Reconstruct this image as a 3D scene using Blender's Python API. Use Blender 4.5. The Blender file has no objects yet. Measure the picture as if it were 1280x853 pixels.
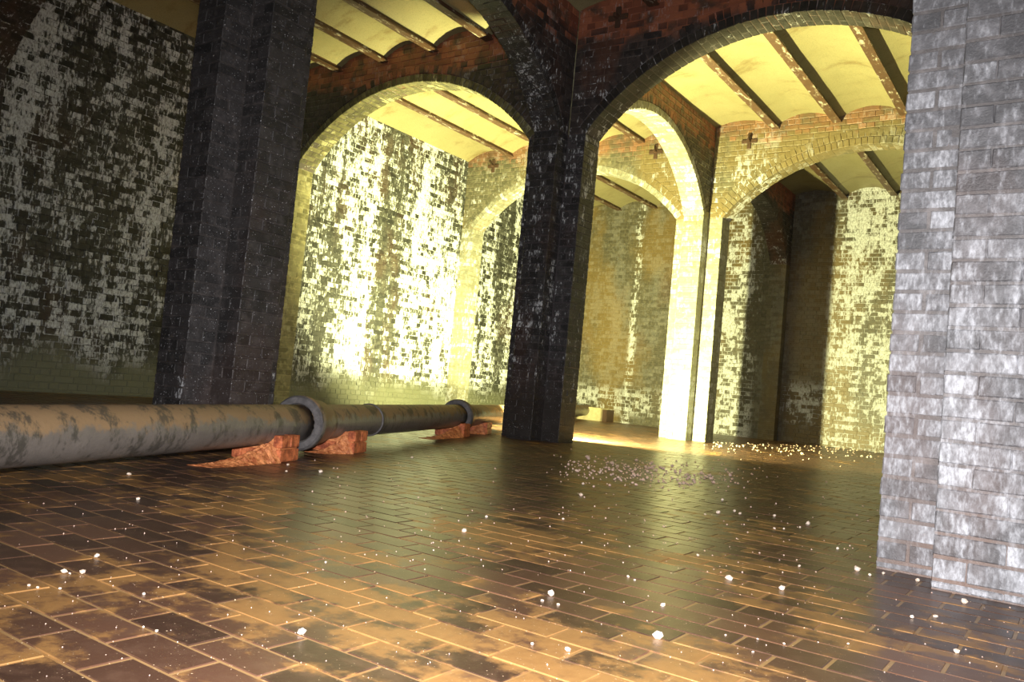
import bpy, bmesh, math, random
import numpy as np
from mathutils import Matrix, Vector

random.seed(7)
rng = np.random.default_rng(7)
scene = bpy.context.scene
COL = scene.collection

# ------------------------------------------------------------------ camera, light, exposure
CAM = np.array([5.31174, -8.21403, 0.58395])
YAW, PITCH, ROLL, FPX = 0.6149, 0.05638, 0.09317, 1023.457
_fw = np.array([-math.sin(YAW) * math.cos(PITCH), math.cos(YAW) * math.cos(PITCH), math.sin(PITCH)])
_r = np.cross(_fw, [0, 0, 1.0]); _r /= np.linalg.norm(_r)
_u = np.cross(_r, _fw)
_r2 = _r * math.cos(ROLL) + _u * math.sin(ROLL)
_u2 = -_r * math.sin(ROLL) + _u * math.cos(ROLL)
cam_data = bpy.data.cameras.new('camera')
cam_data.sensor_width = 36.0
cam_data.lens = FPX / 1280.0 * 36.0
cam_data.clip_start = 0.02
cam_data.clip_end = 100
cam = bpy.data.objects.new('camera', cam_data)
COL.objects.link(cam)
cam.matrix_world = Matrix(((_r2[0], _u2[0], -_fw[0], CAM[0]), (_r2[1], _u2[1], -_fw[1], CAM[1]),
                           (_r2[2], _u2[2], -_fw[2], CAM[2]), (0, 0, 0, 1)))
scene.camera = cam

world = bpy.data.worlds.new('dark_underground')
scene.world = world
world.use_nodes = True
world.node_tree.nodes['Background'].inputs[0].default_value = (0.004, 0.004, 0.004, 1)
world.node_tree.nodes['Background'].inputs[1].default_value = 1.0

def add_light(name, kind, loc, power, color, size, aim=None, **kw):
    l = bpy.data.lights.new(name, kind)
    l.energy = power
    l.color = color
    l.shadow_soft_size = size
    for k, v in kw.items():
        setattr(l, k, v)
    o = bpy.data.objects.new(name, l)
    o.location = loc
    if aim is not None:
        o.rotation_euler = (Vector(aim) - Vector(loc)).to_track_quat('-Z', 'Y').to_euler()
    COL.objects.link(o)
    return o

# the flash on top of the camera
FLASH = CAM + np.array([0.0, 0.0, 0.13])
add_light('camera_flash', 'SPOT', FLASH, 1300.0, (1.0, 0.97, 0.965), 0.03,
          aim=FLASH + _fw * 5 + _r2 * 0.2 - np.array([0, 0, 0.50]), spot_size=math.radians(104), spot_blend=1.0)
# the work lamp that stands on the floor right behind the central pillar
LAMP = (-0.14, 0.47, 0.27)
add_light('work_lamp', 'SPOT', LAMP, 5800.0, (1.0, 0.96, 0.42), 0.045, aim=(LAMP[0], LAMP[1] + 0.883, LAMP[2] + 0.469),
          spot_size=math.radians(180), spot_blend=0.5)
# added unseen light farther back on the same line, brightens the left wall
WALL_FILL = (-1.5, 2.6, 0.5)
add_light('wall_fill_light', 'SPOT', WALL_FILL, 1700.0, (1.0, 0.96, 0.42), 0.045, aim=(WALL_FILL[0] - 0.8, WALL_FILL[1] + 0.35, WALL_FILL[2] + 0.5),
          spot_size=math.radians(116), spot_blend=0.45)

vs = scene.view_settings
vs.view_transform = 'Standard'
vs.look = 'None'
vs.exposure = 0.0
vs.gamma = 1.0
vs.use_curve_mapping = False

# ------------------------------------------------------------------ dimensions (metres), origin under the central pillar
SX, SY = 5.0494, 4.446            # pillar spacing
W, ARM = 0.348, 0.229             # pillar arm width and projection
Q, T = W / 2, W / 2 + ARM
HS = 3.62                         # springing of the arches
RISE = 1.0
WALLX, RESPX = -4.973, -4.6825    # left wall face, face of its pilasters
YB = 8.781                        # back wall face
ZB, ZTOP = 4.991, 5.24            # underside of beams, top of spandrels
COURSE, Z0 = 0.0833, 0.036
JOINT = 0.010
BEAMS = {'right': (1.154, 2.078, 3.003, 3.927), 'left': (-3.934, -3.010, -2.085, -1.161)}

# ------------------------------------------------------------------ helpers
def project(P):
    d = np.asarray(P, float) - CAM
    z = d @ _fw
    z = np.where(np.abs(z) < 1e-6, 1e-6, z)
    return np.stack([640 + FPX * (d @ _r2) / z, 426.5 - FPX * (d @ _u2) / z, z], -1)

def pixel_to_floor(x, y, zz=0.0):
    v = _fw + (x - 640) / FPX * _r2 - (y - 426.5) / FPX * _u2
    return CAM + v * (zz - CAM[2]) / v[2]

PILLARS = {'L': (0, -SY), 'P': (0, 0), 'R': (SX, -SY), 'Q': (0, SY)}

def hidden(pt, own=None):
    a = CAM[:2]
    b = np.array(pt[:2])
    ab = b - a
    L2 = ab @ ab
    for k, c in PILLARS.items():
        if k == own:
            continue
        t = ((np.array(c) - a) @ ab) / L2
        if 0 < t < 0.985 and np.linalg.norm(a + ab * t - c) < 0.37:
            return True
    return False

def empty(name, loc=(0, 0, 0)):
    o = bpy.data.objects.new(name, None)
    o.empty_display_size = 0.2
    o.location = loc
    COL.objects.link(o)
    return o

def tag(o, label=None, cat=None, group=None, kind=None):
    if label: o['label'] = label
    if cat: o['category'] = cat
    if group: o['group'] = group
    if kind: o['kind'] = kind
    return o

def mesh_obj(name, verts, faces, mat, parent=None, smooth=False):
    me = bpy.data.meshes.new(name)
    me.from_pydata([tuple(v) for v in verts], [], faces)
    me.update()
    if smooth:
        me.polygons.foreach_set('use_smooth', [True] * len(me.polygons))
    me.materials.append(mat)
    o = bpy.data.objects.new(name, me)
    COL.objects.link(o)
    if parent is not None:
        o.parent = parent
        o.matrix_parent_inverse = Matrix.Translation(parent.location).inverted()
    return o

def bm_obj(name, bm, mat, parent=None, smooth=False):
    me = bpy.data.meshes.new(name)
    bm.to_mesh(me)
    bm.free()
    if smooth:
        me.polygons.foreach_set('use_smooth', [True] * len(me.polygons))
    me.materials.append(mat)
    o = bpy.data.objects.new(name, me)
    COL.objects.link(o)
    if parent is not None:
        o.parent = parent
        o.matrix_parent_inverse = Matrix.Translation(parent.location).inverted()
    return o

def box_arrays(x0, x1, y0, y1, z0, z1):
    v = [(x0, y0, z0), (x1, y0, z0), (x1, y1, z0), (x0, y1, z0), (x0, y0, z1), (x1, y0, z1), (x1, y1, z1), (x0, y1, z1)]
    f = [(0, 3, 2, 1), (4, 5, 6, 7), (0, 1, 5, 4), (1, 2, 6, 5), (2, 3, 7, 6), (3, 0, 4, 7)]
    return v, f

# ------------------------------------------------------------------ materials
class Nodes:
    def __init__(self, name):
        self.m = bpy.data.materials.new(name)
        self.m.use_nodes = True
        self.t = self.m.node_tree
        self.b = self.t.nodes['Principled BSDF']
        self.pos = self.t.nodes.new('ShaderNodeNewGeometry')
        self.oi = self.t.nodes.new('ShaderNodeObjectInfo')
        a = self.math('ADD', self.pos.outputs['Random Per Island'], self.oi.outputs['Random'])
        self.rnd = self.math('FRACT', a)
        s = self.t.nodes.new('ShaderNodeSeparateXYZ')
        self.link(self.pos.outputs['Position'], s.inputs[0])
        self.x, self.y, self.z = s.outputs

    def link(self, a, b):
        self.t.links.new(a, b)

    def put(self, v, sock):
        if isinstance(v, bpy.types.NodeSocket):
            self.link(v, sock)
        elif isinstance(v, (tuple, list)):
            sock.default_value = (*v, 1.0) if len(v) == 3 and sock.type == 'RGBA' else v
        else:
            sock.default_value = v

    def math(self, op, a, b=0.0, c=0.0, clamp=False):
        n = self.t.nodes.new('ShaderNodeMath')
        n.operation = op
        n.use_clamp = clamp
        for i, v in enumerate((a, b, c)):
            self.put(v, n.inputs[i])
        return n.outputs[0]

    def noise(self, scale, stretch=(1, 1, 1), detail=4.0, rough=0.55, off=(0, 0, 0), dist=0.0):
        mp = self.t.nodes.new('ShaderNodeMapping')
        self.link(self.pos.outputs['Position'], mp.inputs['Vector'])
        mp.inputs['Scale'].default_value = stretch
        mp.inputs['Location'].default_value = off
        n = self.t.nodes.new('ShaderNodeTexNoise')
        self.link(mp.outputs[0], n.inputs['Vector'])
        n.inputs['Scale'].default_value = scale
        n.inputs['Detail'].default_value = detail
        n.inputs['Roughness'].default_value = rough
        n.inputs['Distortion'].default_value = dist
        return n.outputs['Fac']

    def step(self, v, lo, hi):
        n = self.t.nodes.new('ShaderNodeMapRange')
        n.interpolation_type = 'SMOOTHSTEP'
        self.put(v, n.inputs[0])
        n.inputs[1].default_value = lo
        n.inputs[2].default_value = hi
        return n.outputs[0]

    def mix(self, f, a, b):
        n = self.t.nodes.new('ShaderNodeMix')
        n.data_type = 'RGBA'
        self.put(f, n.inputs[0])
        self.put(a, n.inputs[6])
        self.put(b, n.inputs[7])
        return n.outputs[2]

    def bump(self, h, strength, dist=0.004):
        n = self.t.nodes.new('ShaderNodeBump')
        n.inputs['Strength'].default_value = strength
        n.inputs['Distance'].default_value = dist
        self.link(h, n.inputs['Height'])
        self.link(n.outputs[0], self.b.inputs['Normal'])

    def done(self, col, rough, spec=0.5):
        self.put(col, self.b.inputs['Base Color'])
        self.put(rough, self.b.inputs['Roughness'])
        self.b.inputs['Specular IOR Level'].default_value = spec
        return self.m

def brick_material(name, dark=(0.030, 0.029, 0.032), light=(0.075, 0.068, 0.066), lime=0.55, lime_col=(0.70, 0.72, 0.74),
                   mortar=False, red=True, stretch=0.22, fine=26.0, scale=1.6, stain=None, rough=0.42, patch=0.35,
                   sparkle=0.0, low_clean=0.0, rust=0.15, perbrick=0.10, soft=0.04, xside=False, redness=1.0, red_z=5.08, low_col=(0.22, 0.23, 0.15), high_fade=0.0):
    n = Nodes(name)
    col = n.mix(n.rnd, dark, light)
    mott = n.noise(14.0, detail=5.0)
    col = n.mix(n.math('MULTIPLY', n.step(mott, 0.45, 0.7), 0.5), col, tuple(min(1, c * 1.9) for c in light))
    if rust:
        col = n.mix(n.math('MULTIPLY', n.step(n.noise(1.3, (1, 1, 0.5), off=(3, 1, 7)), 0.52, 0.68), rust), col, (0.16, 0.06, 0.03))
    if stain:
        s = n.step(n.noise(0.9, (1, 1, 0.55), detail=5, off=(9, 4, 2)), 0.42, 0.60)
        col = n.mix(n.math('MULTIPLY', s, stain[3]), col, stain[:3])
    if red:
        edge = n.math('ADD', n.z, n.math('MULTIPLY', n.noise(2.2, detail=5), 0.5))
        edge = n.math('ADD', edge, n.math('MULTIPLY', n.rnd, 0.18))
        rmask = n.math('MULTIPLY', n.step(edge, red_z, red_z + 0.2), redness)
        redc = n.mix(n.rnd, (0.17, 0.055, 0.032), (0.33, 0.115, 0.06))
        redc = n.mix(n.step(n.noise(5.0, off=(5, 5, 5)), 0.48, 0.68), redc, (0.09, 0.05, 0.035))
        col = n.mix(rmask, col, redc)
    # lime washed out of the joints: streaks that run down the wall
    big = n.noise(scale, (1, 1, stretch), detail=7.0, rough=0.62, off=(1.7, 0.3, 2.9))
    mid = n.noise(scale * 5.0, (1, 1, 0.35), detail=5.0, rough=0.6, off=(0.1, 7.2, 3.4) if mortar else (6.1, 2.2, 0.4))
    fin = n.noise(fine, (1, 1, 0.4), detail=4.0, rough=0.6)
    v = n.math('ADD', n.math('MULTIPLY', big, 1 - patch), n.math('MULTIPLY', fin, patch * 0.5))
    v = n.math('ADD', v, n.math('MULTIPLY', mid, patch * 0.5))
    v = n.math('ADD', v, n.math('MULTIPLY', n.math('SUBTRACT', n.rnd, 0.5), 0.0 if mortar else perbrick))
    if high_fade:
        v = n.math('SUBTRACT', v, n.math('MULTIPLY', n.step(n.z, 0.9, 1.9), high_fade))  # lime thins upward, which also stands in for the flash falloff
    th = 0.70 - 0.32 * lime
    lm = n.step(v, th - soft * 0.3, th + soft)
    if xside:     # end wall: lime in patches, left out to darken the pillar's cast shadow
        m1 = n.step(n.x, 0.85, 1.15)
        m2 = n.math('MULTIPLY', n.step(n.x, -1.7, -1.2), n.math('SUBTRACT', 1.0, n.step(n.x, -0.55, -0.3)))
        m3 = n.math('MULTIPLY', n.step(n.x, 0.12, 0.3), n.math('SUBTRACT', 1.0, n.step(n.z, 1.0, 1.4)))
        m3 = n.math('MULTIPLY', m3, n.step(n.z, 0.3, 0.5))
        m4 = n.math('MULTIPLY', n.math('SUBTRACT', 1.0, n.step(n.x, -0.6, -0.3)), n.math('MULTIPLY', n.step(n.z, 0.1, 0.3), n.math('SUBTRACT', 1.0, n.step(n.z, 0.6, 1.0))))
        m5 = n.math('SUBTRACT', 1.0, n.step(n.math('ABSOLUTE', n.math('ADD', n.x, n.math('ADD', 3.25, n.math('MULTIPLY', n.noise(1.2, off=(1, 1, 1)), 0.15)))), 0.02, 0.16))
        m4 = n.math('MAXIMUM', n.math('MULTIPLY', m4, 0.7), m5)
        mm = n.math('MAXIMUM', n.math('MAXIMUM', m1, m2), n.math('MAXIMUM', m3, n.math('MAXIMUM', 0.10, m4)))
        lm = n.math('MULTIPLY', lm, mm)
    lm = n.math('MULTIPLY', lm, n.math('ADD', 0.5, n.math('MULTIPLY', n.step(n.noise(fine * 1.7, (1, 1, 0.5), detail=3), 0.36, 0.58), 0.5)))
    if red:
        lm = n.math('MULTIPLY', lm, n.math('SUBTRACT', 1.0, n.math('MULTIPLY', n.step(n.z, 4.2, 4.75), 0.75)))
    if low_clean:
        lowm = n.step(n.math('ADD', n.z, n.math('MULTIPLY', n.noise(1.1, off=(4, 4, 4)), 1.1)), low_clean, low_clean + 0.55)
        lm = n.math('MULTIPLY', lm, lowm)
        col = n.mix(n.math('MULTIPLY', n.math('SUBTRACT', 1.0, lowm), 0.7), col, low_col)
    lcol = n.mix(n.noise(9.0, off=(2, 8, 3)), tuple(c * 0.62 for c in lime_col), lime_col)
    col = n.mix(lm, col, lcol)
    if sparkle:
        sp = n.step(n.noise(120.0, detail=1.0), 0.745 - 0.04 * sparkle, 0.775 - 0.04 * sparkle)
        col = n.mix(sp, col, (0.85, 0.86, 0.9))
    n.bump(n.math('ADD', n.noise(55.0, detail=6.0, rough=0.7), n.math('MULTIPLY', lm, 0.4)), 0.8, 0.007)
    rg = n.math('ADD', n.math('MULTIPLY', lm, 0.3), n.math('ADD', rough - 0.1, n.math('MULTIPLY', n.noise(7.0), 0.2)))
    return n.done(col, rg, 0.5)

def pair(name, **kw):
    mk = dict(kw)
    d = kw.get('mdark', (0.035, 0.032, 0.030)); l = kw.get('mlight', (0.06, 0.052, 0.046))
    mlow = kw.pop('mlow', None)
    mk.pop('mlow', None)
    for k in ('mdark', 'mlight', 'mlime'):
        kw.pop(k, None)
    ml = mk.get('mlime', kw.get('lime', 0.55) + 0.08)
    for k in ('mdark', 'mlight', 'mlime'):
        mk.pop(k, None)
    mk.update(dark=d, light=l, lime=ml)
    if mlow:
        mk.update(low_clean=mlow[3], low_col=mlow[:3])
    return brick_material(name, **kw), brick_material(name + '_mortar', mortar=True, **mk)

M_WALL = pair('limed_wall_brick', lime=0.62, lime_col=(0.84, 0.88, 0.90), dark=(0.017, 0.018, 0.017), light=(0.066, 0.067, 0.056), low_clean=0.75,
              scale=2.0, stretch=0.10, patch=0.60, perbrick=0.10, soft=0.045, fine=34.0, red=False, mdark=(0.025, 0.025, 0.022), mlight=(0.05, 0.05, 0.042), mlime=0.64)
M_BACK = pair('back_wall_brick', lime=0.62, dark=(0.060, 0.053, 0.034), light=(0.09, 0.078, 0.05), stain=(0.17, 0.110, 0.030, 0.65),
              scale=1.1, patch=0.55, red=False, mlime=0.72, mdark=(0.07, 0.062, 0.04), mlight=(0.09, 0.08, 0.05), xside=True)
M_PILL = pair('black_pillar_brick', lime=0.45, dark=(0.019, 0.018, 0.018), light=(0.042, 0.039, 0.039), sparkle=0.2, red=False, low_clean=0.95, low_col=(0.03, 0.026, 0.022),
              scale=2.0, stretch=0.5, patch=0.80, fine=44.0, soft=0.06, perbrick=0.06, rust=0.15, mlime=0.40, mdark=(0.032, 0.029, 0.03), mlight=(0.055, 0.048, 0.05))
M_PILL2 = pair('charcoal_pillar_brick', lime=0.35, dark=(0.020, 0.019, 0.019), light=(0.044, 0.040, 0.040), sparkle=0.5, red=False,
               scale=1.2, stretch=0.35, patch=0.70, fine=50.0, soft=0.06, perbrick=0.05, rust=0.10, mlime=0.36, mdark=(0.032, 0.029, 0.028), mlight=(0.06, 0.052, 0.05))
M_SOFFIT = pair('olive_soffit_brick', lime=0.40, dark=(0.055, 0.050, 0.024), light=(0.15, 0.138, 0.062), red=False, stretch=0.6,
                scale=2.0, lime_col=(0.5, 0.48, 0.28), rust=0.0)  # yellow lamp light put into the soffit brick colour
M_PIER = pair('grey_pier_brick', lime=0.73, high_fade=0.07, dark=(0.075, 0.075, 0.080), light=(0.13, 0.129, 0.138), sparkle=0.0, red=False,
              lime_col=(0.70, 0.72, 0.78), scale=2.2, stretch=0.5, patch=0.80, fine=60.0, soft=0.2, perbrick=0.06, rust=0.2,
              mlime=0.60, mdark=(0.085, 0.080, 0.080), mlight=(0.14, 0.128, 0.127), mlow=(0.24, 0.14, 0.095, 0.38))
M_QPIL = pair('lit_limed_brick', lime=0.52, dark=(0.18, 0.175, 0.125), light=(0.27, 0.265, 0.20), red=False, stretch=0.6, patch=0.6,
              scale=2.0, mlime=0.5, mdark=(0.20, 0.19, 0.13), mlight=(0.26, 0.24, 0.17), rust=0.0)  # limed brick, made paler to carry the lamp's glare in its colour
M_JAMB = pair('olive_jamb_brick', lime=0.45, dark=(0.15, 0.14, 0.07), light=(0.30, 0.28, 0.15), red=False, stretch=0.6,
              scale=2.0, lime_col=(0.6, 0.58, 0.36), mdark=(0.2, 0.18, 0.1), mlight=(0.3, 0.28, 0.16), rust=0.0)  # jamb brick lightened and yellowed for the lamp light on it
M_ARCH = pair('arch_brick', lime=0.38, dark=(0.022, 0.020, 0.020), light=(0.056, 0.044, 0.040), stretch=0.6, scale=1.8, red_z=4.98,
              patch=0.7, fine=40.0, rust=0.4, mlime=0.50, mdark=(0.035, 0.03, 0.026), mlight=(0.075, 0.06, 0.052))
M_RING = pair('dark_ring_brick', lime=0.30, dark=(0.016, 0.015, 0.013), light=(0.034, 0.030, 0.025), red=False, stretch=0.6, scale=1.8,
              patch=0.7, fine=40.0, rust=0.2)  # darker arch brick, the soffit's shade put into its colour
M_ARCHLIT = pair('lit_arch_brick', lime=0.46, dark=(0.082, 0.078, 0.05), light=(0.14, 0.13, 0.085), stretch=0.6, scale=1.8, patch=0.6,
                 stain=(0.20, 0.14, 0.048, 0.6), rust=0.05, redness=0.5, red_z=5.16, mdark=(0.12, 0.11, 0.07), mlight=(0.2, 0.175, 0.12))  # lit copy of the arch brick, lamp light put into its colour

def floor_materials():
    out = []
    for mortar in (False, True):
        n = Nodes('wet_floor_mortar' if mortar else 'wet_floor_brick')
        if mortar:
            col = n.mix(n.noise(6.0), (0.22, 0.125, 0.05), (0.40, 0.25, 0.11))
        else:
            col = n.mix(n.rnd, (0.045, 0.024, 0.016), (0.125, 0.060, 0.036))
            col = n.mix(n.math('MULTIPLY', n.step(n.noise(18.0, detail=6), 0.45, 0.7), 0.5), col, (0.12, 0.066, 0.042))
        # silt lies over bricks and joints alike
        a = n.noise(1.5, (1, 1, 1), detail=6.0, rough=0.62, off=(2.2, 7.7, 0))
        b = n.noise(9.0, detail=5.0, rough=0.65, off=(1, 2, 3))
        v = n.math('ADD', n.math('MULTIPLY', a, 0.62), n.math('MULTIPLY', b, 0.38))
        v = n.math('ADD', v, n.math('MULTIPLY', n.math('SUBTRACT', n.rnd, 0.5), 0.06))
        v = n.math('SUBTRACT', v, n.math('MULTIPLY', n.step(n.math('ADD', n.y, n.math('MULTIPLY', a, 3.0)), -4.6, -1.5), 0.045))
        sm = n.math('MULTIPLY', n.step(v, 0.485, 0.565), 0.92)
        silt = n.mix(n.noise(30.0, detail=6), (0.22, 0.110, 0.036), (0.37, 0.195, 0.066))
        col = n.mix(sm, col, silt)
        sp = n.step(n.noise(150.0, detail=1.5, off=(4, 4, 0)), 0.70, 0.76)
        col = n.mix(sp, col, (0.75, 0.55, 0.36))
        h = n.math('ADD', n.noise(70.0, detail=5.0, rough=0.7), n.math('MULTIPLY', n.noise(11.0, (1, 1, 1), detail=3), 1.4))
        n.bump(h, 0.14, 0.003)
        rg = n.math('ADD', 0.27 if not mortar else 0.30, n.math('MULTIPLY', sm, 0.10))
        rg = n.math('ADD', rg, n.math('MULTIPLY', n.noise(4.0, off=(7, 0, 0)), 0.12))
        out.append(n.done(col, rg, 0.42))
    return out

M_FLOOR, M_FLOORM = floor_materials()

def ceiling_material():
    n = Nodes('limewashed_vault')
    col = n.mix(n.noise(2.2, detail=6, rough=0.65), (0.23, 0.20, 0.098), (0.32, 0.285, 0.155))
    s = n.step(n.noise(1.1, (1, 2.2, 1), detail=6, rough=0.7, off=(3, 3, 3)), 0.52, 0.72)
    col = n.mix(n.math('MULTIPLY', s, 0.8), col, (0.14, 0.09, 0.035))
    g = n.step(n.noise(75.0, detail=4, rough=0.75), 0.50, 0.66)
    col = n.mix(n.math('MULTIPLY', g, 0.6), col, (0.13, 0.105, 0.045))
    n.bump(n.noise(40.0, detail=6, rough=0.7), 0.5, 0.006)
    return n.done(col, n.math('ADD', 0.35, n.math('MULTIPLY', n.noise(3.0), 0.3)), 0.4)

M_CEIL = ceiling_material()

def iron_material(name, a, b, limec=0.0, rough=0.5):
    n = Nodes(name)
    col = n.mix(n.noise(9.0, detail=7, rough=0.7), a, b)
    if limec:
        col = n.mix(n.math('MULTIPLY', n.step(n.noise(5.0, (2.5, 0.8, 1), detail=7, rough=0.75, off=(5, 1, 1)), 0.53, 0.64), limec), col, (0.62, 0.58, 0.46))
    n.bump(n.noise(45.0, detail=6, rough=0.7), 0.6, 0.005)
    return n.done(col, rough, 0.5)

M_BEAM = iron_material('rusted_beam_iron', (0.045, 0.024, 0.013), (0.12, 0.062, 0.032), limec=0.7)
M_BRACKET = iron_material('black_iron', (0.03, 0.018, 0.012), (0.10, 0.05, 0.03))

def pipe_material():
    n = Nodes('silted_cast_iron')
    col = n.mix(n.noise(6.0, detail=7, rough=0.7), (0.085, 0.075, 0.068), (0.20, 0.175, 0.155))
    sn = n.t.nodes.new('ShaderNodeSeparateXYZ')
    n.link(n.pos.outputs['Normal'], sn.inputs[0])
    up = n.math('ADD', sn.outputs[2], n.math('MULTIPLY', n.noise(6.0, (1, 1, 1), detail=8, rough=0.75, off=(8, 2, 1)), 2.0))
    silt = n.step(up, 1.15, 1.5)
    col = n.mix(n.math('MULTIPLY', silt, 0.9), col, (0.26, 0.165, 0.082))
    blk = n.step(n.noise(8.0, (1, 1, 0.5), detail=7, rough=0.75, off=(1, 9, 4)), 0.50, 0.60)
    col = n.mix(n.math('MULTIPLY', blk, 0.8), col, (0.045, 0.042, 0.035))
    n.bump(n.noise(38.0, detail=7, rough=0.7), 0.5, 0.006)
    return n.done(col, n.math('ADD', 0.32, n.math('MULTIPLY', silt, 0.3)), 0.5)

M_PIPE = pipe_material()

def simple_material(name, a, b, scale=20.0, rough=0.6, bump=0.5, spec=0.4):
    n = Nodes(name)
    col = n.mix(n.step(n.noise(scale, detail=7, rough=0.75), 0.36, 0.66), a, b)
    col = n.mix(n.math('MULTIPLY', n.rnd, 0.2), col, b)
    n.bump(n.noise(scale * 3, detail=5, rough=0.7), bump, 0.006)
    return n.done(col, rough, spec)

M_PIPERING = simple_material('worn_grey_iron', (0.07, 0.066, 0.068), (0.15, 0.14, 0.14), 16, 0.5)
M_ORANGE = simple_material('orange_red_brick', (0.22, 0.045, 0.018), (0.74, 0.22, 0.085), 18, 0.5, 0.9)
M_ORANGEM = simple_material('orange_mortar', (0.30, 0.07, 0.022), (0.85, 0.34, 0.13), 22, 0.5, 1.0)
M_BLOCK = simple_material('buff_stone', (0.42, 0.36, 0.20), (0.58, 0.50, 0.30), 8, 0.7)
M_PEBBLE = simple_material('white_pebble', (0.66, 0.50, 0.38), (0.90, 0.78, 0.66), 60, 0.5)
M_PEBBLEPINK = simple_material('pink_pebble', (0.62, 0.40, 0.32), (0.92, 0.70, 0.60), 60, 0.5)

# ------------------------------------------------------------------ bricks
def brick_template(l, d, h, kind):
    """unit-sized brick centred on the origin: x length, y depth (front at -y), z height"""
    c = 0.0016 if h > 0.095 and kind == 'face' and d < 0.07 else 0.0045
    x, y, z = l / 2, d / 2, h / 2
    if kind == 'face':        # front, chamfers and sides; its back is bedded in the wall
        v = [(-x, y, -z), (x, y, -z), (x, y, z), (-x, y, z),
             (-x, -y + c, -z), (x, -y + c, -z), (x, -y + c, z), (-x, -y + c, z),
             (-x + c, -y, -z + c), (x - c, -y, -z + c), (x - c, -y, z - c), (-x + c, -y, z - c)]
        f = [(8, 9, 10, 11)]
        for i in range(4):
            j = (i + 1) % 4
            f += [(i, j, 4 + j, 4 + i), (4 + i, 4 + j, 8 + j, 8 + i)]
        return np.array(v), f
    v, f = [], []
    for sx in (-1, 1):
        for sy in (-1, 1):
            for sz in (-1, 1):
                v += [(sx * x, sy * (y - c), sz * (z - c)), (sx * (x - c), sy * y, sz * (z - c)), (sx * (x - c), sy * (y - c), sz * z)]
    idx = lambda sx, sy, sz, a: ((sx > 0) * 4 + (sy > 0) * 2 + (sz > 0)) * 3 + a
    for s in (-1, 1):
        f.append([idx(s, a, b, 0) for a, b in ((-1, -1), (1, -1), (1, 1), (-1, 1))][::s])
        f.append([idx(a, s, b, 1) for a, b in ((-1, -1), (1, -1), (1, 1), (-1, 1))][::-s])
        f.append([idx(a, b, s, 2) for a, b in ((-1, -1), (1, -1), (1, 1), (-1, 1))][::s])
    for sx in (-1, 1):
        for sy in (-1, 1):
            f.append([idx(sx, sy, -1, 0), idx(sx, sy, 1, 0), idx(sx, sy, 1, 1), idx(sx, sy, -1, 1)][::-sx * sy])
            f.append([idx(sx, -1, sy, 0), idx(sx, 1, sy, 0), idx(sx, 1, sy, 2), idx(sx, -1, sy, 2)][::sx * sy])
            f.append([idx(-1, sx, sy, 1), idx(1, sx, sy, 1), idx(1, sx, sy, 2), idx(-1, sx, sy, 2)][::-sx * sy])
            for sz in (-1, 1):
                f.append([idx(sx, sy, sz, 0), idx(sx, sy, sz, 1), idx(sx, sy, sz, 2)][::sx * sy * sz])
    return np.array(v), [tuple(t) for t in f]

_mesh_cache = {}
def brick_mesh(l, d, h, kind, variant, mat):
    key = (round(l, 3), round(d, 3), round(h, 3), kind, variant, mat.name)
    if key not in _mesh_cache:
        v, f = brick_template(*key[:4])
        v = v + rng.uniform(-1, 1, v.shape) * (0.0014 if d > 0.07 or kind == 'box' else 0.0005)
        me = bpy.data.meshes.new('brick')
        me.from_pydata(v.tolist(), [], f)
        me.update()
        me.materials.append(mat)
        _mesh_cache[key] = me
    return _mesh_cache[key]

IDENT = np.eye(3)
def rot_z(a):
    c, s = math.cos(a), math.sin(a)
    return np.array([[c, -s, 0], [s, c, 0], [0, 0, 1.0]])
FACE = {'-y': rot_z(0), '+x': rot_z(math.pi / 2), '+y': rot_z(math.pi), '-x': rot_z(-math.pi / 2)}

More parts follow.
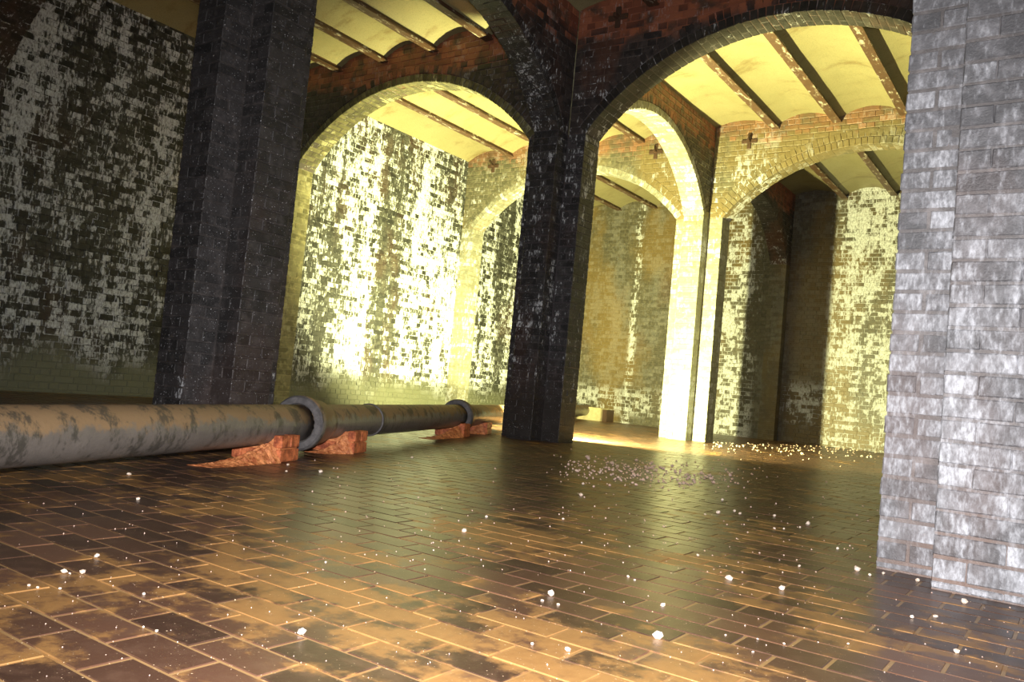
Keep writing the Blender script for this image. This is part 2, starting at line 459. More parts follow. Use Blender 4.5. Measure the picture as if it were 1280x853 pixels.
def lay(parent, bricks, mat, limit=300, own=None, name='brick', stuff_name='bricks', jitter=0.0022, min_px=9.0, flat=False):
    """bricks: (centre, 3x3, (l, d, h), kind, outward normals). The largest in view become objects, the rest one mesh."""
    if not bricks:
        return
    score = []
    for i, (c, R, dim, kind, normals) in enumerate(bricks):
        c = np.asarray(c)
        view = CAM - c
        dist = np.linalg.norm(view)
        s = 0.0
        for nrm in normals:
            s = max(s, float(np.dot(nrm, view) / dist))
        p = project(c)
        px = FPX * dim[0] / max(dist, 0.1)
        if s < 0.03 or p[2] < 0.2 or not (-10 < p[0] < 1290 and -10 < p[1] < 863) or px < min_px or hidden(c, own):
            score.append(0.0)
        else:
            score.append(dim[0] * dim[2] * (0.25 + s) / dist ** 2)
    order = np.argsort(-np.array(score))
    single = set(int(i) for i in order[:limit] if score[int(i)] > 0)
    inv = Matrix.Translation(parent.location).inverted()
    groups = {}
    for i, (c, R, dim, kind, normals) in enumerate(bricks):
        out = np.asarray(normals[0])
        c2 = np.asarray(c) + out * random.uniform(-jitter, jitter)
        tl = 0.003 if flat else 0.006
        a1, a2 = random.uniform(-tl, tl), random.uniform(-tl, tl)
        R2 = R @ np.array([[1, -a1, a2], [a1, 1, 0], [-a2, 0, 1.0]])
        if i in single:
            o = bpy.data.objects.new(name, brick_mesh(*dim, kind, random.randrange(4), mat))
            M = Matrix(((R2[0][0], R2[0][1], R2[0][2], c2[0]), (R2[1][0], R2[1][1], R2[1][2], c2[1]),
                        (R2[2][0], R2[2][1], R2[2][2], c2[2]), (0, 0, 0, 1)))
            COL.objects.link(o)
            o.parent = parent
            o.matrix_parent_inverse = inv
            o.matrix_basis = M
        else:
            key = (round(dim[0], 3), round(dim[1], 3), round(dim[2], 3), kind)
            groups.setdefault(key, []).append((c2, R2))
    V, F, base = [], [], 0
    for key, items in groups.items():
        tv, tf = brick_template(*key)
        nv = len(tv)
        for c2, R2 in items:
            V.append((tv + rng.uniform(-1, 1, tv.shape) * (0.0005 if flat else 0.0012)) @ R2.T + c2)
            F.extend([tuple(k + base for k in f) for f in tf])
            base += nv
    if V:
        o = mesh_obj(stuff_name, np.concatenate(V), F, mat, parent)
        o['kind'] = 'stuff'

def wall_bricks(u0, u1, z0, z1, place, R, normal, depth=0.10, keep=None, phase=0):
    """English bond over a rectangle; place(u, z) gives the brick's centre on the face"""
    out = []
    k0 = int(math.floor((z0 - Z0) / COURSE))
    k = k0
    while Z0 + k * COURSE < z1 - 0.02:
        za, zb = max(z0, Z0 + k * COURSE), min(z1, Z0 + (k + 1) * COURSE)
        pitch = 0.232 if (k + phase) % 2 else 0.116
        off = 0.058 if (k + phase) % 2 else 0.0
        u = u0 - off
        while u < u1 - 0.01:
            a, b = max(u, u0), min(u + pitch, u1)
            u += pitch
            if b - a < 0.03 or zb - za < 0.025:
                continue
            if keep and not keep(a, b, za, zb):
                continue
            l, h = b - a - JOINT, zb - za - JOINT
            out.append((place((a + b) / 2, (za + zb) / 2), R, (l, depth, h), 'face', (normal,)))
        k += 1
    return out

REC = 0.007   # joints stand back this far from the brick faces

# ------------------------------------------------------------------ pillars
def cross_prism(cx, cy, z0, z1, inset, mat, name, parent):
    q, t = Q - inset, T - inset
    ring = [(-q, -t), (q, -t), (q, -q), (t, -q), (t, q), (q, q), (q, t), (-q, t), (-q, q), (-t, q), (-t, -q), (-q, -q)]
    v = [(cx + x, cy + y, z0) for x, y in ring] + [(cx + x, cy + y, z1) for x, y in ring]
    f = [(i, (i + 1) % 12, 12 + (i + 1) % 12, 12 + i) for i in range(12)]
    f += [tuple(range(12, 24)), tuple(range(11, -1, -1))]
    return mesh_obj(name, v, f, mat, parent)

def arm_bricks(cx, cy, face, k0=0, z_top=HS, proj=ARM, base=Q):
    """bricks of one projecting arm; each course is a header brick beside a stretcher pair, mirrored course by course"""
    R = FACE[face]
    n_out = R @ np.array([0, -1.0, 0])
    n_rt = R @ np.array([1.0, 0, 0])
    out = []
    k = -1
    while Z0 + k * COURSE < z_top - 0.02:
        za, zb = max(0.0, Z0 + k * COURSE), min(z_top, Z0 + (k + 1) * COURSE)
        h = zb - za - JOINT
        zc = (za + zb) / 2
        s = 1 if k % 2 else -1
        if h > 0.012:
            def add(x, y, l, d, normals):
                c = np.array([cx, cy, 0]) + R @ np.array([x, y, 0]) + np.array([0, 0, zc])
                out.append((c, R, (l, d, h), 'box', normals))
            hw = 0.116
            yo = -(base + proj / 2)
            add(s * (Q - hw / 2) - s * JOINT / 4, yo, hw - JOINT / 2, proj - JOINT / 2, (n_out, n_rt * s))
            xs = -s * (hw / 2) - s * 0.0
            add(xs - s * -JOINT / 4, -(base + proj - 0.0572), 0.232 - JOINT / 2, 0.1095, (n_out, n_rt * -s))
            if proj > 0.16:
                add(xs - s * -JOINT / 4, -(base + 0.0572), 0.232 - JOINT / 2, 0.1045, (n_rt * -s, n_rt * -s))
        k += 1
    return out

def pillar(key, cx, cy, mats, label, limit=300, faces=('-y', '+x', '-x', '+y')):
    t = empty('brick_pillar', (cx, cy, 0))
    tag(t, label, 'pillar', 'cross-shaped brick pillars')
    cross_prism(cx, cy, -0.05, HS, REC, mats[1], 'mortar_core', t)
    br = []
    for f in faces:
        br += arm_bricks(cx, cy, f)
    lay(t, br, mats[0], limit, own=key, stuff_name='upper_bricks')
    return t

# ------------------------------------------------------------------ arches with their spandrels
def arch(axis, c0, s0, s1, e0, e1, mats, label, front, limit=300, own=None, back=True, ring_mat=None):
    """axis 'x': wall runs along x at y=c0. s0..s1 springing points, e0..e1 ends of the spandrel face."""
    span = s1 - s0
    rad = (span * span / 4 + RISE * RISE) / (2 * RISE)
    sm, zc = (s0 + s1) / 2, HS + RISE - rad
    half = math.asin(span / 2 / rad)
    P = (lambda s, t, z: np.array([s, c0 + t, z])) if axis == 'x' else (lambda s, t, z: np.array([c0 - t, s, z]))
    B = np.stack([P(1, 0, 0) - P(0, 0, 0), P(0, 1, 0) - P(0, 0, 0), P(0, 0, 1) - P(0, 0, 0)], 1)   # local (s, t, z) -> world
    th = empty('brick_arch', tuple(P(sm, 0, HS)))
    tag(th, label, 'arch', 'segmental brick arches')
    # mortar core
    ss = np.unique(np.concatenate([np.linspace(s0, s1, 49), [min(e0, s0), max(e1, s1)]]))
    V, F = [], []
    tq = Q - REC
    for s in ss:
        zi = HS if s <= s0 or s >= s1 else zc + math.sqrt(max(0, (rad + REC) ** 2 - (s - sm) ** 2))
        zi = max(zi, HS)
        V += [P(s, -tq, zi), P(s, tq, zi), P(s, tq, ZTOP), P(s, -tq, ZTOP)]
    n = len(ss)
    for i in range(n - 1):
        a, b = 4 * i, 4 * i + 4
        for j in range(4):
            F.append((a + j, b + j, b + (j + 1) % 4, a + (j + 1) % 4))
    F += [(0, 1, 2, 3), (4 * n - 1, 4 * n - 2, 4 * n - 3, 4 * n - 4)]
    mesh_obj('mortar_core', V, F, mats[1], th)
    # two rings of voussoirs
    br = []
    for ring in range(2):
        r_mid = rad + 0.058 + ring * 0.116
        nv = int(round(2 * half * (rad + ring * 0.116) / COURSE))
        for k in range(nv):
            a = -half + (k + 0.5) * 2 * half / nv
            s, z = sm + r_mid * math.sin(a), zc + r_mid * math.cos(a)
            # local brick: x along the wall thickness, y radial (front = soffit, -y), z along the arc
            er = np.array([math.sin(a), 0, math.cos(a)])
            et = np.array([math.cos(a), 0, -math.sin(a)])
            Rl = np.stack([np.array([0, -1.0, 0]), er, et], 1)
            if np.linalg.det(Rl) < 0:
                Rl[:, 0] *= -1
            Rw = B @ Rl
            hh = (rad + ring * 0.116) * 2 * half / nv - JOINT * 0.9
            s_ = 1 if (k + ring) % 2 else -1
            nin = -(B @ er)
            nfr = B @ np.array([0, -1.0, 0])
            ext = 0.003
            sof = (nin,) if ring == 0 else ()
            la, lb = 0.232 + ext - JOINT / 2, 0.116 + ext - JOINT / 2
            ta, tb = s_ * (Q + ext - la / 2), -s_ * (Q + ext - lb / 2)
            for tt, ll in ((ta, la), (tb, lb)):
                nn = nfr if tt < 0 else -nfr
                br.append((P(s, tt, z), Rw, (ll, 0.108, hh), 'box', sof + (nn,) if ring == 0 else (nn,)))
    if ring_mat is not None:
        lay(th, [b for b in br if len(b[4]) == 2], ring_mat, 120, own=own, stuff_name='smaller_ring_bricks')
        br = [b for b in br if len(b[4]) == 1]
        limit -= 120
    # spandrel courses
    ext_r = rad + 0.232
    def keep(a, b, za, zb):
        for s in (a, (a + b) / 2, b):
            if math.hypot(s - sm, za - zc) < rad + 0.03:
                return False
        for s in (a, b):
            if math.hypot(s - sm, zb - zc) > ext_r + 0.004 or s < s0 or s > s1:
                return True
        return False
    Rf = B
    nf = B @ np.array([0, -1.0, 0])
    br += wall_bricks(e0, e1, HS, ZTOP, lambda s, z: P(s, -Q + 0.05, z), Rf, nf, keep=keep)
    if back:
        Rb = B @ rot_z(math.pi)
        br += wall_bricks(e0, e1, HS, ZTOP, lambda s, z: P(s, Q - 0.05, z), Rb, -nf, keep=keep)
    lay(th, br, mats[0], limit, own=own, stuff_name='smaller_bricks')
    return th

def pilaster(cx, cy, face, mats, label, proj, limit=150):
    t = empty('brick_pilaster', (cx, cy, 0))
    tag(t, label, 'pilaster', 'brick pilasters on the walls')
    R = FACE[face]
    q = Q - REC
    V = []
    for z in (0, HS):
        for x, y in ((-q, 0.03), (q, 0.03), (q, -(proj - REC)), (-q, -(proj - REC))):
            V.append(np.array([cx, cy, z]) + R @ np.array([x, y, 0]))
    F = [(3, 2, 1, 0), (4, 5, 6, 7), (0, 1, 5, 4), (1, 2, 6, 5), (2, 3, 7, 6), (3, 0, 4, 7)]
    mesh_obj('mortar_core', V, F, mats[1], t)
    lay(t, arm_bricks(cx, cy, face, base=0.0, proj=proj), mats[0], limit, stuff_name='smaller_bricks')
    return t

# ------------------------------------------------------------------ the setting: floor, walls, ceiling
FX0, FX1, FY0 = WALLX, 9.5, -10.5
floor = empty('floor')
tag(floor, 'wet brick paved floor patched with tan silt', kind='structure')
v, f = box_arrays(FX0 - 0.3, FX1, FY0, YB + 0.3, -0.2, -0.0022)
mesh_obj('joint_bed', v, f, M_FLOORM, floor)
fb = []
PX, PY = 0.2215, 0.1113
row0 = int(math.floor((FY0 + 6.505) / PY))
row1 = int(math.ceil((YB + 6.505) / PY))
for k in range(row0, row1):
    yc = -6.505 + (k + 0.5) * PY
    if yc > YB - 0.02:
        continue
    off = 3.953 if k % 2 else 3.953 - PX / 2
    off += random.uniform(-0.006, 0.006)
    i0 = int(math.floor((FX0 - off) / PX)) + 1
    i1 = int(math.floor((FX1 - off) / PX))
    for i in range(i0, i1):
        xc = off + (i + 0.5) * PX
        p = project((xc, yc, 0))
        if p[2] < 0.3 or not (-500 < p[0] < 1800) or p[1] > 1500:
            continue
        fb.append((np.array([xc, yc, -0.03]), np.array([[1, 0, 0], [0, 0, 1.0], [0, -1.0, 0]]), (PX - 0.009, 0.06, PY - 0.008), 'face', (np.array([0, 0, 1.0]),)))
lay(floor, fb, M_FLOOR, 300, name='paving_brick', stuff_name='distant_paving', jitter=0.0007, flat=True)

wl = empty('wall_left', (WALLX, 0, 0))
tag(wl, 'tall black brick side wall streaked with white lime', kind='structure')
v, f = box_arrays(WALLX - 0.35, WALLX - REC, FY0, YB + 0.3, -0.1, ZTOP + 0.2)
mesh_obj('mortar_core', v, f, M_WALL[1], wl)
lay(wl, wall_bricks(-6.4, YB, 0.0, ZTOP, lambda u, z: np.array([WALLX - 0.05, u, z]), FACE['+x'], np.array([1.0, 0, 0])),
    M_WALL[0], 300, stuff_name='distant_bricks')

wb = empty('wall_back', (0, YB, 0))
tag(wb, 'far brick end wall with ochre stains and lime patches', kind='structure')
v, f = box_arrays(WALLX - 0.3, FX1, YB + REC, YB + 0.35, -0.1, ZTOP + 0.2)
mesh_obj('mortar_core', v, f, M_BACK[1], wb)
lay(wb, wall_bricks(WALLX, 6.0, 0.0, ZTOP, lambda u, z: np.array([u, YB + 0.05, z]), FACE['-y'], np.array([0, -1.0, 0])),
    M_BACK[0], 300, stuff_name='distant_bricks')

ceil = empty('ceiling', (0, 0, ZB))
tag(ceil, 'yellowed limewashed vaults sprung between iron ceiling beams', kind='structure')
def vault(xa, xb, ya, yb, za, zb_, rise=0.15):
    n, m = 14, max(2, int((yb - ya) / 0.4))
    V, F = [], []
    for j in range(m + 1):
        y = ya + (yb - ya) * j / m
        for i in range(n + 1):
            t = i / n
            z = za + (zb_ - za) * t + rise * 4 * t * (1 - t) + random.uniform(-0.004, 0.004)
            V.append((xa + (xb - xa) * t, y, z))
    for j in range(m):
        for i in range(n):
            a = j * (n + 1) + i
            F.append((a, a + n + 1, a + n + 2, a + 1))
    k = len(V)
    for y in (ya, yb):
        V += [(xa, y, za + 0.34), (xb, y, za + 0.34)]
    F.append((k, k + 1, k + 3, k + 2))
    mesh_obj('vault', V, F, M_CEIL, ceil, smooth=True)
ROWS = ((-2 * SY, -SY), (-SY, 0.0), (0.0, SY), (SY, YB + 0.05))
for ya, yb in ROWS:
    for side, xs in BEAMS.items():
        ends = (WALLX - 0.02, 0.0) if side == 'left' else (0.0, SX)
        edges = [ends[0]] + list(xs) + [ends[1]]
        for i in range(5):
            za = ZB + 0.055
            vault(edges[i], edges[i + 1], ya, yb, ZB - 0.02 if (side == 'left' and i == 0) else za, za)
    edges = [SX, SX + 1.15, SX + 2.08, SX + 3.0, SX + 4.4]
    for i in range(4):
        vault(edges[i], edges[i + 1], ya, yb, ZB + 0.055, ZB + 0.055)

# ------------------------------------------------------------------ pillars
pillar('P', 0, 0, M_PILL, 'black brick pillar in the centre with white speckled faces and arches fanning from its top')
pillar('L', 0, -SY, M_PILL2, 'dark brick pillar left of centre standing behind the long iron pipe')
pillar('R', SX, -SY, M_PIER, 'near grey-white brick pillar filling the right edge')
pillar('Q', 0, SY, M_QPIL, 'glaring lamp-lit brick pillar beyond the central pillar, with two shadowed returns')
pillar('P2', SX, 0, M_PILL, 'brick pillar carrying the widest arch behind the near right pillar', limit=0)
pillar('Q2', SX, SY, M_PILL, 'far right brick pillar carrying the distant arch behind the near pillar', limit=0)

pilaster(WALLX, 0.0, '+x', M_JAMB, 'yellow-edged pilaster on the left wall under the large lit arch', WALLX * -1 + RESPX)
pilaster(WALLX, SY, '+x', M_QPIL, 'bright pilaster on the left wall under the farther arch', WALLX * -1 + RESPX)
pilaster(WALLX, -SY, '+x', M_ARCH, 'dark pilaster on the left wall at the upper left corner', WALLX * -1 + RESPX)
pilaster(0.0, YB, '-y', M_BACK, 'dark pilaster on the back wall standing in the pillar shadow', 0.25)

# ------------------------------------------------------------------ arches
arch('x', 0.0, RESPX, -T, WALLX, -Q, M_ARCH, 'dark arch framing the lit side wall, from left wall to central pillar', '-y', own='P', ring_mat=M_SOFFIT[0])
arch('x', 0.0, T, SX - T, Q, SX - Q, M_ARCH, 'wide red-topped arch from the central pillar to behind the near right pillar', '-y', own='P', ring_mat=M_RING[0])
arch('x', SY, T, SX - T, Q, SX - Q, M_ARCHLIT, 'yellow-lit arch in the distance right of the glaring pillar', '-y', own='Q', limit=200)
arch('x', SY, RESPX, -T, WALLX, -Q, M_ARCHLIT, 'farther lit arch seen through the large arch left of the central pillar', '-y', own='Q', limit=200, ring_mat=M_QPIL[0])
arch('y', 0.0, -SY + T, -T, -SY + Q, -Q, M_ARCH, 'black arch springing from the central pillar towards the upper left', '+x', own='P', ring_mat=M_PILL[0])
arch('y', 0.0, T, SY - T, Q, SY - Q, (M_ARCH[0], M_JAMB[1]), 'arch with a bright soffit between central pillar and glaring pillar', '+x', own='Q', limit=200, ring_mat=M_QPIL[0])  # dark face brick and pale soffit brick carry shade and lamp light
arch('y', 0.0, SY + T, YB - 0.25, SY + Q, YB, M_ARCH, 'shadowed arch from the glaring pillar to the back wall pilaster', '+x', own='Q', limit=100)
arch('x', -SY, RESPX, -T, WALLX, -Q, M_ARCH, 'dark arch cut off by the upper left corner of the frame', '-y', own='L', limit=100)

# ------------------------------------------------------------------ iron beams
def beam(x, ya, yb, label):
    prof = [(-0.062, 0), (0.062, 0), (0.062, 0.018), (0.012, 0.03), (0.012, 0.15), (0.05, 0.16), (0.05, 0.18),
            (-0.05, 0.18), (-0.05, 0.16), (-0.012, 0.15), (-0.012, 0.03), (-0.062, 0.018)]
    t = empty('iron_beam', (x, ya, ZB))
    tag(t, label, 'beam', 'iron ceiling beams', kind='thing')
    n = len(prof)
    def extr(name, pr, y0, y1, mat, segs=12, wob=0.0025):
        m = len(pr)
        V, F = [], []
        for j in range(segs + 1):
            y = y0 + (y1 - y0) * j / segs
            for px, pz in pr:
                V.append((x + px + random.uniform(-wob, wob), y, ZB + pz + random.uniform(-wob, wob)))
        for j in range(segs):
            for i in range(m):
                F.append((j * m + i, j * m + (i + 1) % m, (j + 1) * m + (i + 1) % m, (j + 1) * m + i))
        F += [tuple(range(m - 1, -1, -1)), tuple(range(segs * m, segs * m + m))]
        mesh_obj(name, V, F, mat, t)
    extr('bottom_flange', [(-0.062, 0), (0.062, 0), (0.062, 0.018), (-0.062, 0.018)], ya, yb, M_BEAM)
    extr('web', [(-0.03, 0.018), (0.03, 0.018), (0.03, 0.17), (-0.03, 0.17)], ya, yb, M_BEAM, segs=4)
    return t

ORD = ('first', 'second', 'third', 'fourth')
BAYN = {('left', 1): 'over the near left bay', ('left', 2): 'over the bright bay behind the large arch',
        ('left', 3): 'over the farthest left bay', ('right', 1): 'over the near middle bay',
        ('right', 2): 'over the yellow right bay', ('right', 3): 'over the farthest right bay'}
for r in (1, 2, 3):
    ya, yb = ROWS[r]
    for side, xs in BEAMS.items():
        for i, x in enumerate(xs):
            if side == 'left' and r == 2 and False:
                continue
            lead = 'rusty ceiling beam, %s from the left, %s' % (ORD[i], BAYN[(side, r)])
            beam(x, ya + (Q - 0.05 if r != 0 else 0), yb - (Q - 0.05 if r < 3 else 0.06), lead)

# ------------------------------------------------------------------ iron cross brackets on the spandrels
def bracket(x, y, z, label):
    t = empty('cross_bracket', (x, y, z))
    tag(t, label, 'bracket', 'iron cross brackets')
    for name, (hx, hz) in (('upright', (0.032, 0.125)), ('crossbar', (0.125, 0.032))):
        bm = bmesh.new()
        d = 0.022 if name == 'upright' else 0.018
        vv, ff = box_arrays(x - hx, x + hx, y - d, y + 0.03, z - hz, z + hz)
        bv = [bm.verts.new(p) for p in vv]
        for fc in ff:
            bm.faces.new([bv[i] for i in fc])
        bmesh.ops.bevel(bm, geom=bm.edges[:], offset=0.006, segments=1, affect='EDGES')
        bm_obj(name, bm, M_BRACKET, t)
    bm = bmesh.new()
    bmesh.ops.create_cone(bm, cap_ends=True, segments=10, radius1=0.03, radius2=0.024, depth=0.09,
                          matrix=Matrix.Translation((x, y - 0.05, z)) @ Matrix.Rotation(math.pi / 2, 4, 'X'))
    bm_obj('bolt', bm, M_BRACKET, t)
bracket(0.748, SY - Q, 4.834, 'black iron cross on the yellow-lit spandrel right of the glaring pillar')
bracket(-4.332, SY - Q, 4.842, 'iron cross on the spandrel seen through the large arch')
bracket(-0.876, SY - Q, 4.813, 'iron cross beside the bright arch soffit right of the central pillar')
bracket(0.706, -Q, 4.946, 'iron cross on the red brick at the top of the central pillar')

# ------------------------------------------------------------------ the pipe and its saddles
ANG = math.radians(111.96)
PD = np.array([math.cos(ANG), math.sin(ANG), 0.0])          # along the pipe, away from the camera
PN = np.array([math.sin(ANG), -math.cos(ANG), 0.0])         # towards the camera
PR, PZ = 0.1244, 0.2144
PO = np.array([1.24555, -5.0704, PZ])
def pipe_at(Y):
    return (Y - PO[1]) / PD[1]
def lathe(profile, name, mat, parent, segs=40, wob=0.0):
    V, F = [], []
    up = np.array([0, 0, 1.0])
    m = len(profile)
    for s, r in profile:
        c = PO + PD * s
        for k in range(segs):
            a = 2 * math.pi * k / segs
            V.append(c + (PN * math.cos(a) + up * math.sin(a)) * (r + random.uniform(-wob, wob)))
    for j in range(m - 1):
        for k in range(segs):
            F.append((j * segs + k, j * segs + (k + 1) % segs, (j + 1) * segs + (k + 1) % segs, (j + 1) * segs + k))
    F.append(tuple(range(segs - 1, -1, -1)))
    F.append(tuple(range((m - 1) * segs, m * segs)))
    return mesh_obj(name, V, F, mat, parent, smooth=True)
pipe = empty('water_pipe', tuple(PO * np.array([1, 1, 0])))
tag(pipe, 'long silted cast-iron pipe with socket joints running back from the left edge', 'pipe')
def barrel(y0, y1):
    a, b = pipe_at(y0), pipe_at(y1)
    n = max(4, int((b - a) / 0.25))
    lathe([(a + (b - a) * i / n, PR) for i in range(n + 1)], 'pipe_barrel', M_PIPE, pipe, wob=0.0012)
def socket(y):
    s = pipe_at(y)
    body = lathe([(s + 0.004, 0.150), (s + 0.005, 0.176), (s + 0.02, 0.184), (s + 0.055, 0.186), (s + 0.075, 0.178), (s + 0.10, 0.163),
                  (s + 0.24, 0.158), (s + 0.31, 0.140), (s + 0.36, 0.127), (s + 0.37, 0.120)], 'socket', M_PIPE, pipe)
    V, F = [], []
    up = np.array([0, 0, 1.0])
    for d, r in ((0.0, 0.1262), (-0.012, 0.134), (-0.012, 0.172), (0.006, 0.184)):
        for k in range(40):
            a = 2 * math.pi * k / 40
            V.append(PO + PD * (s + d) + (PN * math.cos(a) + up * math.sin(a)) * r)
    for j in range(3):
        for k in range(40):
            F.append((j * 40 + k, (j + 1) * 40 + k, (j + 1) * 40 + (k + 1) % 40, j * 40 + (k + 1) % 40))
    rim = mesh_obj('rim', V, F, M_PIPERING, None)
    rim.parent = body
    rim.matrix_parent_inverse = body.matrix_parent_inverse.inverted() if False else Matrix.Translation(pipe.location).inverted() @ Matrix.Identity(4)
    rim.matrix_parent_inverse = Matrix.Identity(4)
    return body
JY = (-7.93, -4.53, -1.13, 2.27, 5.67)
edges = [-10.4] + list(JY) + [YB + 0.1]
for a, b in zip(edges[:-1], edges[1:]):
    barrel(a, b + 0.05 if b < YB else b)
for y in JY:
    socket(y)
s = pipe_at(-3.42)
lathe([(s, 0.123), (s + 0.002, 0.133), (s + 0.028, 0.133), (s + 0.03, 0.123)], 'joint_ring', M_PIPERING, pipe)

def saddle(y, back_off, label, toe=0.0, l=0.23, half=0.165, height=0.165):
    """brick cradle under the pipe; corner nearest the camera at pipe station y"""
    s0 = pipe_at(y)
    base = PO * np.array([1, 1, 0]) + PD * s0
    t = empty('brick_saddle', tuple(base))
    tag(t, label, 'pipe support', 'orange brick saddles under the pipe')
    R = np.stack([PD, -PN, np.array([0, 0, 1.0])], 1)     # local x along the pipe, y away from the camera
    # concave mortar bed hugging the pipe
    prof = [(-half + 0.012, 0), (-half + 0.012, height - 0.015)]
    for k in range(9):
        yy = -0.115 + 0.23 * k / 8
        prof.append((yy, max(0.06, PZ - math.sqrt(max(0.0, (PR + 0.001) ** 2 - yy * yy))) if abs(yy) < PR else height))
    prof += [(half - 0.012, height - 0.015), (half - 0.012, 0)]
    V, F = [], []
    m = len(prof)
    for x in (0.008, l - 0.008):
        for py, pz in prof:
            V.append(base + R @ np.array([x, py, min(pz, height - 0.01)]))
    for i in range(m):
        F.append((i, (i + 1) % m, m + (i + 1) % m, m + i))
    F += [tuple(range(m)), tuple(range(2 * m - 1, m - 1, -1))]
    bed = mesh_obj('mortar_bed', V, F, M_ORANGEM, t)
    inv = Matrix.Translation(t.location).inverted()
    hh = height / 2 - 0.008
    def put(cx, cy, cz, lx, ly, lz):
        me = brick_mesh(lx, ly, lz, 'box', 1, M_ORANGE)
        o = bpy.data.objects.new('brick', me)
        c = base + R @ np.array([cx, cy, cz])
        o.parent = t
        o.matrix_parent_inverse = inv
        o.matrix_basis = Matrix(((R[0][0], R[0][1], R[0][2], c[0]), (R[1][0], R[1][1], R[1][2], c[1]), (R[2][0], R[2][1], R[2][2], c[2]), (0, 0, 0, 1)))
        COL.objects.link(o)
    for lev in range(2):
        zc = height * (0.25 + 0.5 * lev)
        for sgn in (-1, 1):
            ys = sgn * (half - 0.03)
            if lev == 0:
                put(l * 0.5, ys, zc, l, 0.06, hh)
            else:
                put(l * 0.25, ys, zc, l * 0.5 - 0.008, 0.06, hh)
                put(l * 0.75, ys, zc, l * 0.5 - 0.008, 0.06, hh)
        if lev == 0:
            put(0.03, 0.0, 0.04, 0.06, 2 * half - 0.13, 0.07)
    if toe:   # spilled mortar tapering along the pipe towards the camera
        bm = bmesh.new()
        n, mcol = 36, 12
        rows = []
        for i in range(n + 1):
            f_ = i / n
            hgt = 0.085 * (1 - f_) ** 3.0 + 0.022 * (1 - f_) + 0.006
            w0 = -half * (1.02 - 0.55 * f_) + random.uniform(-0.006, 0.006)
            row = []
            for j in range(mcol + 1):
                g = j / mcol
                hz = 0.0 if j in (0, mcol) else max(0.004, hgt * min(1.0, 2.6 * g) * min(1.0, 3.0 * (1 - g)) + random.uniform(-0.012, 0.012) * (1.2 - f_))
                row.append(bm.verts.new(base + R @ np.array([-toe * f_ + random.uniform(-0.004, 0.004), w0 + 0.17 * g, hz])))
            rows.append(row)
        for i in range(n):
            for j in range(mcol):
                bm.faces.new((rows[i][j], rows[i][j + 1], rows[i + 1][j + 1], rows[i + 1][j]))
        bm.faces.new(rows[-1])
        bm_obj('mortar_toe', bm, M_ORANGEM, t)
    return t
saddle(-4.98, 0, 'orange brick saddle in front of the nearest pipe socket with a long mortar toe', toe=0.55)
saddle(-4.05, 0, 'orange brick saddle just beyond the nearest pipe socket', toe=0.22, half=0.2)
saddle(-1.32, 0, 'orange brick saddle with a flat toe at the second pipe socket', toe=0.75, height=0.15)
saddle(-0.42, 0, 'reddish brick saddle under the lamp-lit end of pipe left of the central pillar', toe=0.2, height=0.14)

blk = empty('stone_block', (-4.1, 8.45, 0))
tag(blk, 'pale lamp-lit stone block at the foot of the back wall right of the central pillar', 'block')
bm = bmesh.new()
vv, ff = box_arrays(-4.75, -3.74, 8.36, YB + 0.02, 0, 0.30)
bv = [bm.verts.new(p) for p in vv]
for fc in ff:
    bm.faces.new([bv[i] for i in fc])
bmesh.ops.bevel(bm, geom=bm.edges[:], offset=0.012, segments=2, affect='EDGES')
bm_obj('block_body', bm, M_BLOCK, blk)
vv, ff = box_arrays(-3.735, -3.62, 8.44, YB + 0.02, 0, 0.27)
mesh_obj('dark_side', vv, ff, M_BRACKET, blk)  # dark slab along the block's right-hand side

# ------------------------------------------------------------------ pebbles
def pebble_meshes(mat, n):
    out = []
    for i in range(n):
        bm = bmesh.new()
        bmesh.ops.create_icosphere(bm, subdivisions=1, radius=1.0)
        for vtx in bm.verts:
            vtx.co *= random.uniform(0.72, 1.18)
            vtx.co.z *= 0.8
        me = bpy.data.meshes.new('pebble')
        bm.to_mesh(me)
        bm.free()
        me.materials.append(mat)
        out.append(me)
    return out
PEB = {'w': pebble_meshes(M_PEBBLE, 6), 'p': pebble_meshes(M_PEBBLEPINK, 6)}
def pebble(x, y, px, label, group, kind='w'):
    P = pixel_to_floor(x, y)
    if P[1] > YB - 0.03 or P[0] < WALLX + 0.03:
        return
    for c in PILLARS.values():
        dx, dy = abs(P[0] - c[0]), abs(P[1] - c[1])
        if (dx < T + 0.02 and dy < Q + 0.02) or (dy < T + 0.02 and dx < Q + 0.02):
            return
    d = np.linalg.norm(P - CAM)
    r = px * 0.5 * d / FPX
    o = bpy.data.objects.new('pebble', random.choice(PEB[kind]))
    o.location = (P[0], P[1], r * 0.55)
    o.scale = (r * random.uniform(0.85, 1.15), r * random.uniform(0.85, 1.15), r)
    o.rotation_euler = (random.uniform(-0.3, 0.3), random.uniform(-0.3, 0.3), random.uniform(0, 6.3))
    COL.objects.link(o)
    tag(o, label, 'pebble', group)
G1 = 'pebbles lying singly on the floor'
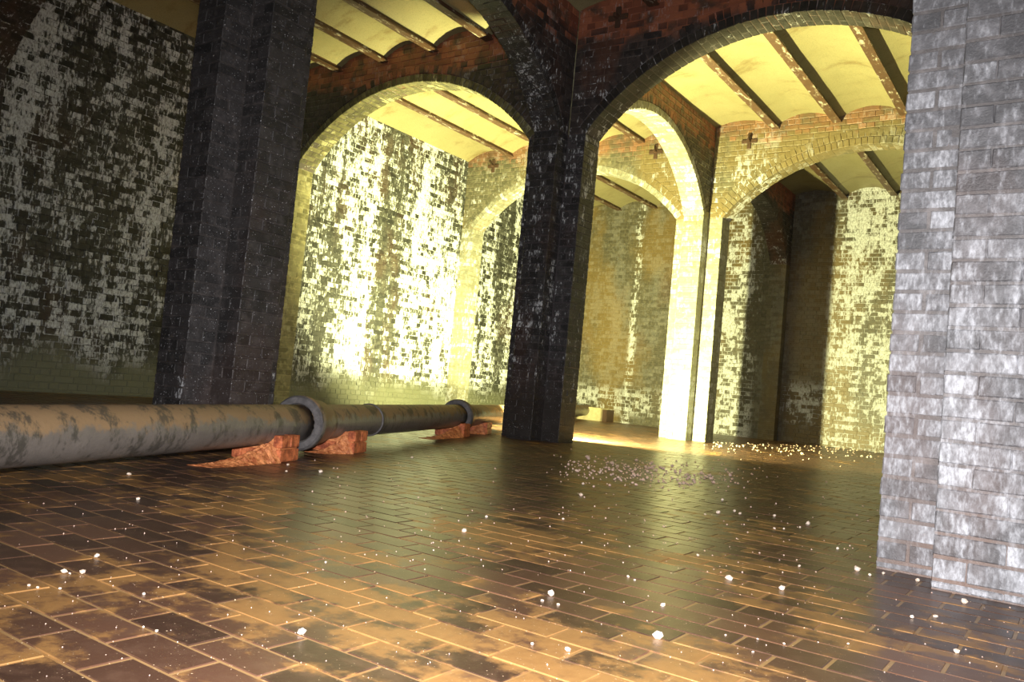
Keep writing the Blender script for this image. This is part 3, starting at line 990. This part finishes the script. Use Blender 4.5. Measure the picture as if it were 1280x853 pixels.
for x, y, s, lab in (
        (822, 798, 12, 'largest white pebble on the brown paving near the bottom'),
        (689, 745, 10, 'bright white pebble on dark bricks with two crumbs beside it'),
        (709, 814, 8, 'white pebble on tan silt just above the bottom edge'),
        (377, 793, 10, 'white pebble alone on the tan silt at lower left'),
        (80, 717, 8, 'larger pebble of the close pair at the far left'),
        (103, 717, 7, 'smaller pebble of the close pair at the far left'),
        (121, 697, 7, 'pebble on a brick joint just above the far left pair'),
        (1071, 714, 8, 'pale pebble on the green sheen left of the near right pillar'),
        (911, 725, 8, 'pinkish pebble left of the tan pebble on the right-hand paving'),
        (977, 738, 8, 'tan pebble on the right-hand paving beside the pinkish one'),
        (1195, 816, 7, 'tan pebble in the lower right corner'),
        (1206, 755, 9, 'tan pebble against the foot of the near right pillar'),
        (401, 591, 6, 'pebble beside the second orange saddle'),
        (161, 594, 5, 'pebble in the dark below the pipe at left'),
        (1010, 656, 6, 'round pebble at the right of the middle distance'),
        (898, 642, 6, 'round pebble left of the middle distance dark band'),
        (580, 665, 6, 'pale pebble on the green sheen below the central pillar'),
        (828, 758, 6, 'pale pebble straight above the largest white one')):
    pebble(x, y, s, lab, G1)
LAB_S = 'small pale pebble lying loose among the wet paving bricks'
for x, y, s in ((173, 625, 5), (87, 718, 3), (515, 573, 4), (608, 647, 4), (726, 620, 5), (704, 650, 4), (678, 752, 4), (698, 757, 4),
                (665, 806, 4), (729, 606, 4), (785, 722, 4), (968, 646, 5), (872, 695, 4), (999, 709, 4), (1047, 687, 4), (1147, 727, 5),
                (1169, 772, 5), (1140, 773, 5), (903, 626, 4), (793, 726, 3), (362, 545, 4), (364, 575, 5), (360, 582, 4), (358, 590, 3),
                (947, 800, 3), (980, 806, 3), (941, 816, 3), (1060, 806, 3), (907, 795, 3), (684, 832, 3), (407, 704, 3), (179, 785, 3),
                (36, 733, 4), (47, 736, 4), (75, 737, 4), (180, 744, 4), (196, 790, 4), (1000, 660, 3), (980, 662, 3), (968, 662, 4),
                (918, 640, 4), (925, 643, 4), (881, 644, 3), (1087, 720, 4), (1104, 718, 4)):
    pebble(x, y, s, LAB_S, 'small loose pebbles')
LAB_P = 'tiny pinkish pebble in the dense scatter before the central pillar'
for i in range(125):
    t = random.betavariate(1.6, 2.0)
    pebble(700 + 250 * t + random.gauss(0, 9), 587 + 14 * t + random.gauss(0, 7.5), random.uniform(2.4, 5.0), LAB_P, 'dense pink pebble scatter', 'p')
LAB_G = 'tiny glinting pebble along the foot of the far right wall'
for i in range(58):
    t = random.random()
    pebble(890 + 210 * t, 552 + 8 * t + abs(random.gauss(0, 7)), random.uniform(1.6, 3.2), LAB_G, 'glinting far pebbles', 'w')
# finer grit that nobody could count: one object
V, F = [], []
def grit(x, y, px):
    P = pixel_to_floor(x, y)
    if P[1] > YB - 0.05 or P[0] < WALLX + 0.05:
        return
    for c in list(PILLARS.values()) + [(SX, 0), (SX, SY)]:
        if abs(P[0] - c[0]) < T + 0.02 and abs(P[1] - c[1]) < T + 0.02:
            return
    r = px * 0.5 * np.linalg.norm(P - CAM) / FPX
    b0 = len(V)
    for d in ((1, 0, 0), (-1, 0, 0), (0, 1, 0), (0, -1, 0), (0, 0, 1), (0, 0, -1)):
        V.append(P + np.array(d) * r * random.uniform(0.7, 1.2) + np.array([0, 0, r * 0.4]))
    for t in ((0, 2, 4), (2, 1, 4), (1, 3, 4), (3, 0, 4), (2, 0, 5), (1, 2, 5), (3, 1, 5), (0, 3, 5)):
        F.append(tuple(b0 + k for k in t))
for i in range(220):
    grit(random.uniform(380, 1090), random.uniform(558, 720), random.uniform(1.2, 2.6))
for i in range(260):
    t = random.betavariate(1.6, 2.0)
    grit(690 + 270 * t + random.gauss(0, 14), 586 + 16 * t + random.gauss(0, 9), random.uniform(1.4, 3.0))
for i in range(160):
    t = random.random()
    grit(880 + 220 * t, 552 + 9 * t + abs(random.gauss(0, 6)), random.uniform(1.0, 2.2))
for i in range(260):
    grit(random.uniform(0, 1270), random.uniform(620, 850), random.uniform(0.9, 2.0))
go = mesh_obj('gravel_grit', V, F, M_PEBBLEPINK)
tag(go, 'fine pale grit sprinkled over the wet brick floor', 'grit', kind='stuff')
print('objects', len(bpy.data.objects))
